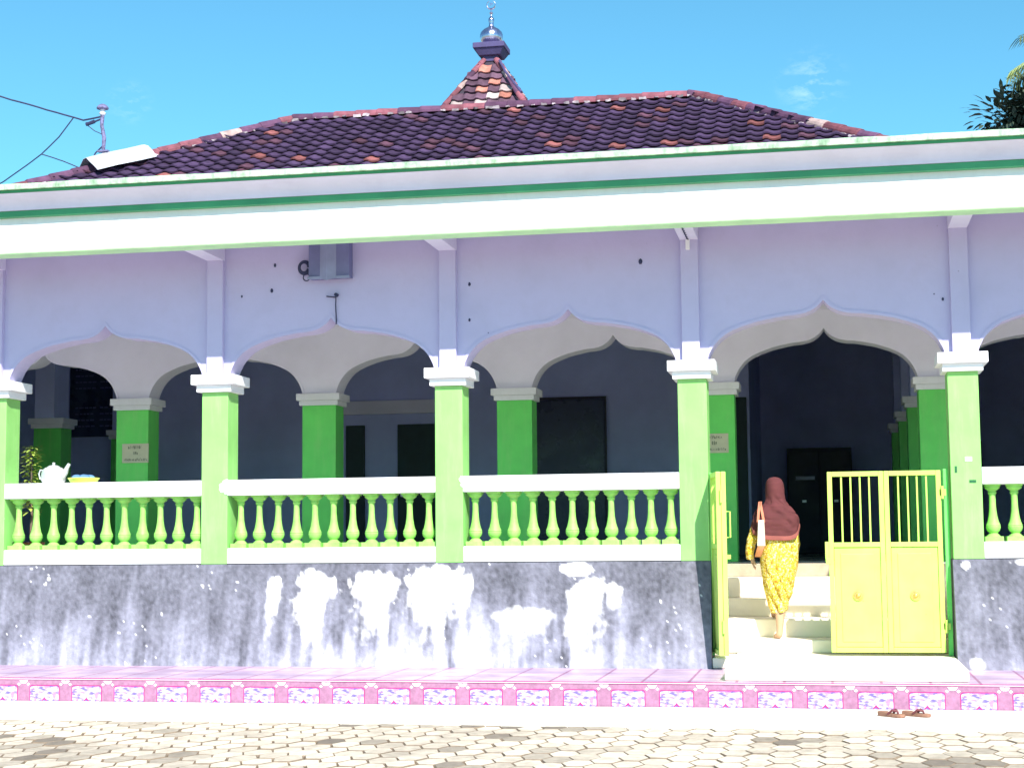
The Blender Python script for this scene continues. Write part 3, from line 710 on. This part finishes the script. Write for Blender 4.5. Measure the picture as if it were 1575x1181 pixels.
# tall dark cabinet and shelf in the hall
cb=thing('cabinet',(-.2,12.6,-.058),'dark wooden cabinet standing deep inside the hall behind the gate','cabinet')
MB().box(-.66,.42,12.4,12.95,-.057,1.72).build('carcass',M['cab'],cb,bevel=.01,org=(-.1,12.6,-.05))
for x in (-.64,-.11): 
    d=MB().box(x,x+.51,12.375,12.398,.02,1.66).build('door',M['cab'],cb,bevel=.006,org=(x,12.38,.02)); MB().box(x+.22,x+.29,12.36,12.374,.8,.84).build('handle',M['alu'],d,org=(x,12.37,.8))
pp=thing('paper_stack',(-.35,12.55,1.0),'pale papers lying on the ledge of the dark hall cabinet','papers')
MB().box(-.52,-.2,12.34,12.372,1.18,1.24).build('sheets',M['inwall'],pp,org=(-.35,12.35,1.2))
wb=thing('notice_board',(-3.87,8.95,.1),'large dark board on the hall wall behind the third arch bay','board')
MB().box(-4.43,-3.31,8.93,8.985,.1,2.35).build('panel',M['glass'],wb,bevel=.01,org=(-3.87,8.95,.1))
MB().box(-4.46,-3.28,8.91,8.93,2.35,2.39).box(-4.46,-4.431,8.91,8.93,.10,2.35).box(-3.309,-3.28,8.91,8.93,.10,2.35).box(-4.46,-3.28,8.91,8.93,.06,.1).build('frame',M['cab'],wb,org=(-3.87,8.95,.1))
wb=thing('script_board',(-10.4,8.95,1.9),'dark board with pale rows of script high on the hall wall behind the left arch','board')
m=MB().box(-12.1,-10.72,8.93,8.985,1.95,3.25)
for r_ in range(2):
    for c_ in range(3):
        for l_ in range(4):
            x=-12.0+c_*.43; z=2.12+r_*.62+l_*.1
            while x<-12.0+c_*.43+.32: 
                q=R.uniform(.03,.08); m.box(x,x+q,8.922,8.929,z-.012,z+.012,mat=1); x+=q+.02
m.build('panel',[M['glass'],M['box']],wb,org=(-10.4,8.95,1.95))
# ------------------------------------------------------------------ sandals
def sandal(x,y,ang,label):
    s=thing('sandal',(x,y,ZR),label,'sandal','pair of sandals on the kerb'); s.rotation_euler=(0,0,0)
    ca,sa=math.cos(ang),math.sin(ang)
    def W(u,v,z): return (x+u*ca-v*sa,y+u*sa+v*ca,ZR+z)
    out=[(-.125,.0),(-.115,.028),(-.07,.036),(-.0,.034),(.05,.042),(.09,.044),(.118,.03),(.128,.0),(.118,-.03),(.09,-.04),(.05,-.038),(0,-.03),(-.07,-.034),(-.115,-.026)]
    m=MB(); n=len(out)
    rings=[[W(u*f,v*f,z+(.012 if u<-.05 else 0)*(z>.01)) for u,v in out] for f,z in ((.96,.001),(1,.006),(1,.020),(.96,.026))]
    m.loft(rings); m.build('sole',M['sole'],s,smooth=True,org=(x,y,ZR))
    m=MB(); m.tube([W(.075,.0,.022),W(.065,0,.045),W(.03,.02,.055),W(-.01,.036,.022)],[.006,.009,.011,.008],8); m.tube([W(.075,0,.022),W(.065,0,.045),W(.03,-.02,.055),W(-.01,-.034,.022)],[.006,.009,.011,.008],8)
    m.build('strap',M['band'],s,smooth=True,org=(x,y,ZR))
sandal(.45,-2.22,-.72,'left brown sandal of the pair lying on the pale strip below the steps')
sandal(.645,-2.17,-.62,'right brown sandal of the pair lying on the pale strip below the steps')
# ------------------------------------------------------------------ service mast and cables
hb=hipP(2.03)+Vector((0,0,.15))
ms=thing('service_mast',hb,'rusty leaning service mast with a mushroom cap on the left roof hip','mast')
tp=hb+Vector((-.0,0,.66))
MB().tube([hb+Vector((.03,0,-.1)),hb+Vector((.02,0,.15)),hb+Vector((.03,0,.31)),hb+Vector((-.01,0,.5)),tp],[.022,.026,.03,.026,.03],10).build('pole',M['rust'],ms,smooth=True,org=hb)
MB().lathe([(.02,tp.z-.02),(.045,tp.z),(.05,tp.z+.02),(.032,tp.z+.035),(.032,tp.z+.07)],tp.x,tp.y,14).build('insulator',M['trim'],ms,smooth=True,org=tp)
MB().lathe([(.03,tp.z+.07),(.085,tp.z+.08),(.088,tp.z+.095),(.065,tp.z+.13),(.03,tp.z+.15),(.005,tp.z+.155)],tp.x,tp.y,18).build('cap',M['rust'],ms,smooth=True,org=tp)
MB().box(hb.x-.06,hb.x+.1,hb.y-.04,hb.y+.04,hb.z+.10,hb.z+.125).build('clamp',M['rust'],ms,org=hb)
b_=MB(); b_.tube([tp+Vector((.0,0,-.06)),tp+Vector((-.12,0,-.1)),tp+Vector((-.26,0,-.115))],[.014,.014,.012],7); b_.tube([tp+Vector((-.12,-.01,-.10)),tp+Vector((-.25,-.01,-.14))],[.03,.026],8); b_.build('bracket',M['cable'],ms,org=tp)
def cable(pts,label,r=.009,sag=0):
    P=[Vector(p) for p in pts]; out=[]
    for i in range(len(P)-1):
        for k in range(8):
            t=k/8; q=P[i].lerp(P[i+1],t); q.z-=sag*4*t*(1-t); q.z+=.008*noise.noise(q*4); out.append(q)
    out.append(P[-1])
    o=MB().tube(out,r,6).build('power_cable',M['cable'],None,smooth=True,org=out[0]); tag(o,label,'cable','cables running to the roof mast'); return o
yy=hb.y
cable([tp+Vector((-.02,0,-.03)),tp+Vector((-.30,0,-.07)),tp+Vector((-1.45,0,.31)),tp+Vector((-4.5,-.3,1.35))],'thick service cable running up from the mast top to the sky at left',.013)
cable([tp+Vector((-.46,0,-.03)),tp+Vector((-.68,0,-.30)),tp+Vector((-.95,0,-.54)),tp+Vector((-1.55,0,-.92)),tp+Vector((-4.5,-.3,-2.4))],'thin loose cable branching down left from the thick service cable')
cable([tp+Vector((-.95,0,-.54)),tp+Vector((-.6,0,-.66)),tp+Vector((-.20,0,-.84)),tp+Vector((-.02,0,-.84))],'thin cable sagging from the branch point to the zinc sheet')
cable([tp+Vector((-1.7,0,-1.00)),tp+Vector((-1.2,0,-.96)),tp+Vector((-.95,.0,-.90)),tp+Vector((-.68,.0,-.98))],'lowest thin cable reaching the hip tiles at far left')
cable([tp+Vector((.02,0,-.46)),tp+Vector((-.1,0,-.56)),tp+Vector((-.3,0,-.92))],'short stay cable from mid mast down to the hip tiles',.011)
cable([tp+Vector((-.24,0,-.14)),tp+Vector((-.12,0,-.24)),tp+Vector((.0,0,-.30))],'short tail cable from the bracket back to the mast',.007)
# ------------------------------------------------------------------ trees at right
def tree(x,y,h,rad,zc):
    t=thing('tree',(x,y,ZR-.05),'dark leafy broadleaf tree rising behind the right end of the roof','tree')
    zg=ZR-.05
    m=MB(); m.tube([(x,y,zg),(x+.1,y,zg+h*.35),(x-.05,y+.1,zg+h*.6),(x,y,zg+h*.85)],[.24,.18,.13,.05],10)
    for q in range(7):
        a=q*.9; z=zg+h*(.4+.06*q); m.tube([(x,y,z),(x+rad*.5*math.cos(a),y+rad*.5*math.sin(a),z+.5),(x+rad*.85*math.cos(a),y+rad*.85*math.sin(a),z+.8)],[.09,.05,.02],6)
    m.build('trunk',M['bark'],t,smooth=True,org=(x,y,zg))
    m=MB()
    cl=[]
    for q in range(150):
        a=R.uniform(0,2*PI); e=R.uniform(-.9,1); rr=rad*R.uniform(.45,1.0)*math.sqrt(max(0,1-e*e*.85)); cl.append((x+rr*math.cos(a),y+rr*math.sin(a),zc+e*rad*.95,R.uniform(.28,.55)))
    for q in range(26): cl.append((x-rad*R.uniform(.15,.72),y-R.uniform(-.3,.9),zc+R.uniform(.5,1.45),R.uniform(.25,.42)))
    for cx,cy,cz,cr in cl:
        g=R.uniform(.55,1.3)
        for q in range(120):
            d=Vector((R.gauss(0,1),R.gauss(0,1),R.gauss(0,1))).normalized(); p=Vector((cx,cy,cz))+d*cr*R.uniform(.3,1.05); gg=g*R.uniform(.7,1.3)
            leaf(m,p,d+Vector((0,0,-.2)),(R.uniform(-.3,.3),R.uniform(-.3,.3),1),R.uniform(.15,.25),R.uniform(.06,.1),(.055*gg,.08*gg,.055*gg))
    m.build('crown',M['leaf'],t,colattr=True,org=(x,y,zc)); return t
tree(4.70,14.0,8.6,1.9,6.45)
def palm(x,y,zc):
    t=thing('palm_tree',(x,y,ZR-.05),'coconut palm with feathery fronds at the right edge of the sky','palm tree')
    m=MB(); m.tube([(x+.6,y+.3,ZR-.05),(x+.3,y+.1,2),(x+.05,y,5),(x,y,zc)],[.2,.15,.12,.10],10); m.build('trunk',M['bark'],t,smooth=True,org=(x,y,ZR))
    for q in range(16):
        m=MB(); a=q*2.399+.3; L=R.uniform(1.35,1.65); el=[.75,.35,-.05,-.45][q%4]+R.uniform(-.1,.1)
        pts=[]
        for k in range(13):
            s=k/12; h=el*s*L-.55*s*s*L; pts.append(Vector((x+math.cos(a)*s*L*.95,y+math.sin(a)*s*L*.95,zc+h)))
        g=R.uniform(.7,1.3); c=(.07*g,.10*g,.045*g) if R.random()<.8 else (.30,.36,.12)
        m.tube(pts,[.022-.0015*k for k in range(13)],5,c)
        for k in range(1,12):
            for f in (0,.5):
                p=pts[k].lerp(pts[min(k+1,12)],f); d=(pts[min(k+1,12)]-pts[k-1]).normalized(); sd=d.cross(Vector((0,0,1))).normalized()
                for sg in (-1,1):
                    leaf(m,p,sd*sg*.8+d*.7+Vector((0,0,-.55)),(0,0,1),.42*(1-.4*abs(k/12-.4)),.035,c)
        m.build('frond',M['leaf'],t,colattr=True,org=(x,y,zc))
palm(4.70,12.6,8.30)
# ------------------------------------------------------------------ the woman on the steps
FX,FY,FZ=-.50,.60,-.77
pn=thing('person',(FX,FY,FZ),'woman in maroon headscarf and yellow patterned dress climbing the steps, seen from behind','person')
def skinned(name,verts,edges,rad,mat,par,root,sub=2,org=(0,0,0)):
    me=bpy.data.meshes.new(name); o=Vector(org); me.from_pydata([tuple(Vector(v)-o) for v in verts],edges,[]); ob=bpy.data.objects.new(name,me); COL.objects.link(ob)
    bpy.context.view_layer.objects.active=ob
    sk=ob.modifiers.new('skin','SKIN'); sk.use_smooth_shade=True
    L=me.skin_vertices[0].data
    for i,r in enumerate(rad): L[i].radius=(r,r) if not hasattr(r,'__len__') else r; L[i].use_root=(i==root)
    s=ob.modifiers.new('sub','SUBSURF'); s.levels=sub; s.render_levels=sub
    dg=bpy.context.evaluated_depsgraph_get(); ev=ob.evaluated_get(dg); m2=bpy.data.meshes.new_from_object(ev); 
    ob.modifiers.clear(); ob.data=m2; m2.materials.clear(); m2.materials.append(mat)
    m2.polygons.foreach_set('use_smooth',[True]*len(m2.polygons))
    ob.parent=par; b=Vector((0,0,0)); q=par
    while q is not None: b+=q.location; q=q.parent
    ob.location=o-b; return ob
X=FX
VV=[];EE=[];RR=[]
def jv(p,r,parent=None):
    VV.append(p);RR.append(r);i=len(VV)-1
    if parent is not None: EE.append((parent,i))
    return i
pel=jv((X-.01,.68,.02),.13); sp1=jv((X-.01,.68,.18),.115,pel); sp2=jv((X-.015,.67,.36),.13,sp1); nk=jv((X-.012,.68,.50),.05,sp2); hd=jv((X-.01,.70,.60),.075,nk); hd2=jv((X-.01,.705,.70),.085,hd); hd3=jv((X-.01,.70,.765),.06,hd2)
# planted right leg and lifted left leg (further up, on the next step)
h1=jv((X+.06,.69,-.06),.085,pel); k1=jv((X+.03,.66,-.38),.052,h1); c1_=jv((X+.012,.635,-.50),.056,k1); a1=jv((X+.008,.605,-.69),.034,c1_); f1=jv((X-.0,.595,-.738),.038,a1); t1=jv((X-.03,.70,-.750),.028,f1); t1b=jv((X-.045,.765,-.755),.018,t1)
h2=jv((X-.08,.69,-.06),.085,pel); k2=jv((X-.07,.92,-.30),.055,h2); c2=jv((X-.06,.93,-.44),.044,k2); a2=jv((X-.06,.93,-.54),.03,c2); f2=jv((X-.06,.98,-.56),.03,a2); t2=jv((X-.06,1.09,-.565),.026,f2)
# arms
s1=jv((X-.17,.67,.40),.055,sp2); e1=jv((X-.265,.62,.17),.036,s1); w1=jv((X-.255,.65,.03),.024,e1); p1=jv((X-.245,.655,-.012),.026,w1)
s2=jv((X+.14,.67,.40),.05,sp2); e2=jv((X+.19,.665,.14),.036,s2); w2=jv((X+.17,.80,.02),.026,e2); p2=jv((X+.15,.86,.0),.027,w2)
# fingers (left hand curled under the bag edge, right hand forward)
for pi,(px,py,pz),dx in ((p1,(X-.245,.655,-.012),1),(p2,(X+.15,.86,0),-1)):
    for k,(oy,ln) in enumerate(((-.022,.050),(-.008,.060),(.007,.056),(.021,.044))):
        b0=jv((px+dx*.008,py+oy,pz-.035),.009,pi); b1=jv((px+dx*.016,py+oy,pz-.035-ln*.5),.008,b0); jv((px+dx*.034,py+oy,pz-.035-ln*.85),.006,b1)
    b0=jv((px+dx*.02,py-.028,pz-.012),.010,pi); jv((px+dx*.038,py-.034,pz-.042),.008,b0)
body=skinned('body',VV,EE,RR,M['skin'],pn,pel,org=(X,.68,.0))
# dress: lofted rings with folds
def px2(p): return -.517+(p-1190)/156.
def pz2(p): return .814-(p-733)/156.4
DR=[(778,1178,1205,.06,.69),(790,1172,1212,.09,.69),(804,1168,1219,.115,.685),(814,1166,1224,.13,.68),(830,1166,1225,.135,.675),(850,1166,1225,.14,.675),(868,1166,1224,.15,.675),(880,1167,1221,.155,.675),(892,1168,1218,.155,.68),(903,1170,1216,.155,.685),(912,1172,1215,.155,.69),(920,1174,1211,.15,.695),(930,1176.5,1208,.145,.70),(940,1179,1206.5,.14,.705)]
def dense(T,k):
    o=[]
    for a,b in zip(T[:-1],T[1:]):
        for q in range(k): o.append(tuple(u+(v-u)*q/k for u,v in zip(a,b)))
    return o+[T[-1]]
DR=dense(DR,5)
rings=[];NN=96
for i,(py,l,r,dep,cy) in enumerate(DR):
    cx=(px2(l)+px2(r))/2; hw=(px2(r)-px2(l))/2; z=pz2(py); row=[]
    f=i/(len(DR)-1)
    for j in range(NN):
        t=2*PI*j/NN; x=cx+hw*math.cos(t); y=cy+dep*math.sin(t)
        fold=.0
        if f>.45:      # diagonal drag folds across the skirt, pulled by the raised leg
            q=math.cos(t)*hw; fold=-.034*(1-abs(math.sin(24*(z*.75+q*1.25)+1.1*math.sin(9*q))))**2.2*min(1,(f-.45)*4)+.006*math.sin(50*q)
        fold+=.007*noise.noise(Vector((x*16,y*12,z*14)))*(1.5 if f>.2 else .5)
        s=math.sin(t)
        row.append((x+fold*.35*math.cos(t),y+fold*s*1.3,z+(.012*math.cos(t*1.0-.7) if i==len(DR)-1 else 0)))
    rings.append(row)
m=MB(); m.loft(rings,caps=False)
inner=[[(p[0]*.96+.04*(-.50),p[1]*.97+.03*.69,p[2]+.004) for p in rings[-1]],[(p[0]*.9+.1*(-.50),p[1]*.93+.07*.69,p[2]+.12) for p in rings[-1]]]
m.loft([rings[-1]]+inner,caps=False)
m.build('dress',M['dress'],pn,smooth=True,org=(X,.68,0),sub=1)
def sleeve(pts,rad,par):
    m=MB(); P=[Vector(p) for p in pts]; out=[];rr=[]
    for i in range(len(P)-1):
        for k in range(5): t=k/5; q=P[i].lerp(P[i+1],t); out.append(q); rr.append((rad[i]*(1-t)+rad[i+1]*t)*(1+.07*math.sin((i*5+k)*2.1)))
    out.append(P[-1]); rr.append(rad[-1]); m.tube(out,rr,18,caps=False); return m.build('sleeve',M['dress'],par,smooth=True,org=P[0],sub=1)
sleeve([(px2(1173),.665,pz2(782)),(px2(1163),.65,pz2(808)),(px2(1154),.625,pz2(832)),(px2(1150.5),.63,pz2(848)),(px2(1151),.648,pz2(859))],[.045,.058,.050,.043,.036],pn)
sleeve([(px2(1207),.69,pz2(792)),(px2(1217),.665,pz2(811)),(px2(1221),.67,pz2(838)),(px2(1214),.78,pz2(850)),(px2(1212),.84,pz2(856))],[.036,.050,.045,.042,.04],pn)
# headscarf
HJ=[(733.2,1190.5,2,.02,.705),(734.5,1190.5,7.5,.055,.705),(738,1190.5,11.5,.085,.70),(744,1190.8,13.8,.105,.70),(752,1191,14.6,.112,.70),(760,1191,14.6,.108,.698),(768,1191.3,15.6,.10,.69),(774,1191.5,18.5,.105,.685),(779,1191,24,.12,.68),(785,1190.5,29,.14,.675),(792,1190.5,33,.155,.672),(799,1190.5,35.3,.165,.67),(806,1190.5,36.2,.17,.67),(811,1190.5,36.6,.172,.67)]
HJ=dense(HJ,4)
rings=[]
for i,(py,c,hw,dep,cy) in enumerate(HJ):
    row=[]; f=i/(len(HJ)-1)
    for j in range(NN):
        t=2*PI*j/NN; z=pz2(py)
        low=max(0,f-.62)/.38
        # hem hangs lower at the back, centre-right
        back=max(0,-math.sin(t))
        z-=low*(.085*back*(1+.35*math.cos(t))-.035*(1-back))
        fo=0
        if .4<f<.93: fo=.012*math.sin(7*t+z*35)-.055*(1-min(1,abs(noise.noise(Vector((math.cos(t)*1.6+3,z*17+.9*math.cos(t+.5),math.sin(t)*.8))))*3.6))**2*min(1,(f-.4)*8,(.93-f)*9)
        elif f>=.9: fo=.007*math.sin(7*t)
        k=1+fo*2
        ex=1-.42*min(1,max(0,f-.5)/.3); cs=math.copysign(abs(math.cos(t))**ex,math.cos(t)); sn=math.copysign(abs(math.sin(t))**ex,math.sin(t))
        row.append((px2(c)+hw/156.*cs*k,cy+dep*sn*k*(1-.12*low),z))
    rings.append(row)
m=MB(); m.loft(rings,caps=False); m.add(rings[0],[tuple(range(NN))])
hs=m.build('headscarf',M['hijab'],pn,smooth=True,org=(X,.68,.6),sub=1)
hem=[]
for dz,k in ((.0,1.005),(-.004,1.02),(-.04,1.025),(-.044,1.0)):
    hem.append([((p[0]-px2(1190.5))*k+px2(1190.5),(p[1]-.67)*k+.67,p[2]+dz) for p in rings[-1]])
MB().loft(hem,caps=False).build('scarf_hem',M['hijabhem'],hs,smooth=True,org=(X,.68,.3))
# shoulder bag
bg=thing('shoulder_bag',(px2(1168),.52,pz2(856)),'white and brown shoulder bag hanging on the woman\'s left side','bag')
def bagbox(x0,x1,x0b,x1b,z1,z0,y0,y1):
    m=MB(); rg=[]
    for k in range(6):
        t=k/5; a=x0*(1-t)+x0b*t; b=x1*(1-t)+x1b*t; z=z1*(1-t)+z0*t; bul=.012*math.sin(PI*t)
        rg.append([(a+.006,y0-bul,z),((a+b)/2,y0-bul-.006,z),(b-.006,y0-bul,z),(b,(y0+y1)/2,z),(b-.006,y1,z),(a+.006,y1,z),(a,(y0+y1)/2,z)])
    m.loft(rg); return m
bagbox(px2(1165.5),px2(1175),px2(1163),px2(1176),pz2(800),pz2(839),.46,.50).build('body',M['bagw'],bg,smooth=True,org=(px2(1170),.48,pz2(820)))
bagbox(px2(1163.5),px2(1176),px2(1158.5),px2(1169),pz2(839.3),pz2(856),.457,.503).build('base',M['bagb'],bg,smooth=True,org=(px2(1168),.48,pz2(850)))
for xa,xb in ((1168,1165.5),(1169.5,1174.5)):
    m=MB(); P=[(px2(xa),.60,pz2(771.5)),(px2(xa)-.0,.545,pz2(775)),(px2((xa+xb)/2),.485,pz2(788)),(px2(xb),.478,pz2(803))]
    rg=[[(x-.012,y,z),(x+.012,y,z),(x+.012,y-.006,z+.002),(x-.012,y-.006,z+.002)] for x,y,z in P]
    m.loft(rg); m.build('strap',M['strap'],bg,smooth=True,org=P[0])
# ------------------------------------------------------------------ camera, light, world
cam=bpy.data.cameras.new('camera'); co=bpy.data.objects.new('camera',cam); COL.objects.link(co); scene.camera=co
F_=2500.; YAW,PIT,ROL=math.radians(10.921),math.radians(5.474),math.radians(-.549)
cam.sensor_width=36; cam.sensor_fit='HORIZONTAL'; cam.lens=36*F_/1575; cam.clip_end=2000; cam.clip_start=.1
rt=Vector((math.cos(YAW),math.sin(YAW),0)); fw=Vector((-math.sin(YAW)*math.cos(PIT),math.cos(YAW)*math.cos(PIT),math.sin(PIT))); upv=rt.cross(fw)
c_,s_=math.cos(ROL),math.sin(ROL)
r2=rt*c_+upv*s_; u2=upv*c_-rt*s_
mt=Matrix((( r2.x,u2.x,-fw.x,0),(r2.y,u2.y,-fw.y,0),(r2.z,u2.z,-fw.z,0),(0,0,0,1)))
mt.translation=Vector((0,-15.662,.216)); co.matrix_world=mt
SD=Vector((.5,-1,.98)).normalized()
sun=bpy.data.lights.new('sun','SUN'); so=bpy.data.objects.new('sun',sun); COL.objects.link(so)
sun.energy=4.7; sun.angle=math.radians(.65); sun.color=(1,.95,.87); so.rotation_euler=SD.to_track_quat('Z','Y').to_euler(); so.location=(10,-20,20)
wd=bpy.data.worlds.new('World'); scene.world=wd; wd.use_nodes=True; nt=wd.node_tree
bg_=nt.nodes['Background']; sk=nt.nodes.new('ShaderNodeTexSky'); sk.sky_type='NISHITA'; sk.sun_disc=False
sk.sun_elevation=math.asin(SD.z); sk.sun_rotation=math.atan2(SD.x,SD.y); sk.air_density=1.0; sk.dust_density=.3; sk.ozone_density=1.2
tc=nt.nodes.new('ShaderNodeTexCoord'); vec=tc.outputs['Generated']
cur=mixc(nt,1.0,sk.outputs[0],(.47,1.0,1.06,1),'MULTIPLY')
def wisp(cur,d,w,amt,sc):
    vd=N(nt,'ShaderNodeVectorMath',operation='DISTANCE'); nt.links.new(vec,vd.inputs[0]); vd.inputs[1].default_value=d
    a=ramp(nt,vd.outputs['Value'],0,w,(1,1,1,1),(0,0,0,1)); mp=N(nt,'ShaderNodeMapping'); mp.inputs['Scale'].default_value=(sc,sc,sc*2.2); mp.inputs['Rotation'].default_value=(0,.5,0); nt.links.new(vec,mp.inputs[0])
    b=ramp(nt,noi(nt,mp.outputs[0],1,7,.65),.47,.80); q=N(nt,'ShaderNodeMath',operation='MULTIPLY'); nt.links.new(a,q.inputs[0]); nt.links.new(b,q.inputs[1]); q2=N(nt,'ShaderNodeMath',operation='MULTIPLY'); nt.links.new(q.outputs[0],q2.inputs[0]); q2.inputs[1].default_value=amt
    return mixc(nt,q2.outputs[0],cur,(7,8.6,9.4,1))
cur=wisp(cur,(-.002,.963,.268),.024,.45,75); cur=wisp(cur,(-.398,.880,.259),.014,.3,110)
nt.links.new(cur,bg_.inputs[0]); bg_.inputs[1].default_value=.097
vs=scene.view_settings; vs.view_transform='Standard'; vs.look='None'; vs.exposure=.9; vs.gamma=1; vs.use_curve_mapping=False
scene.cycles.max_bounces=8; scene.cycles.diffuse_bounces=5
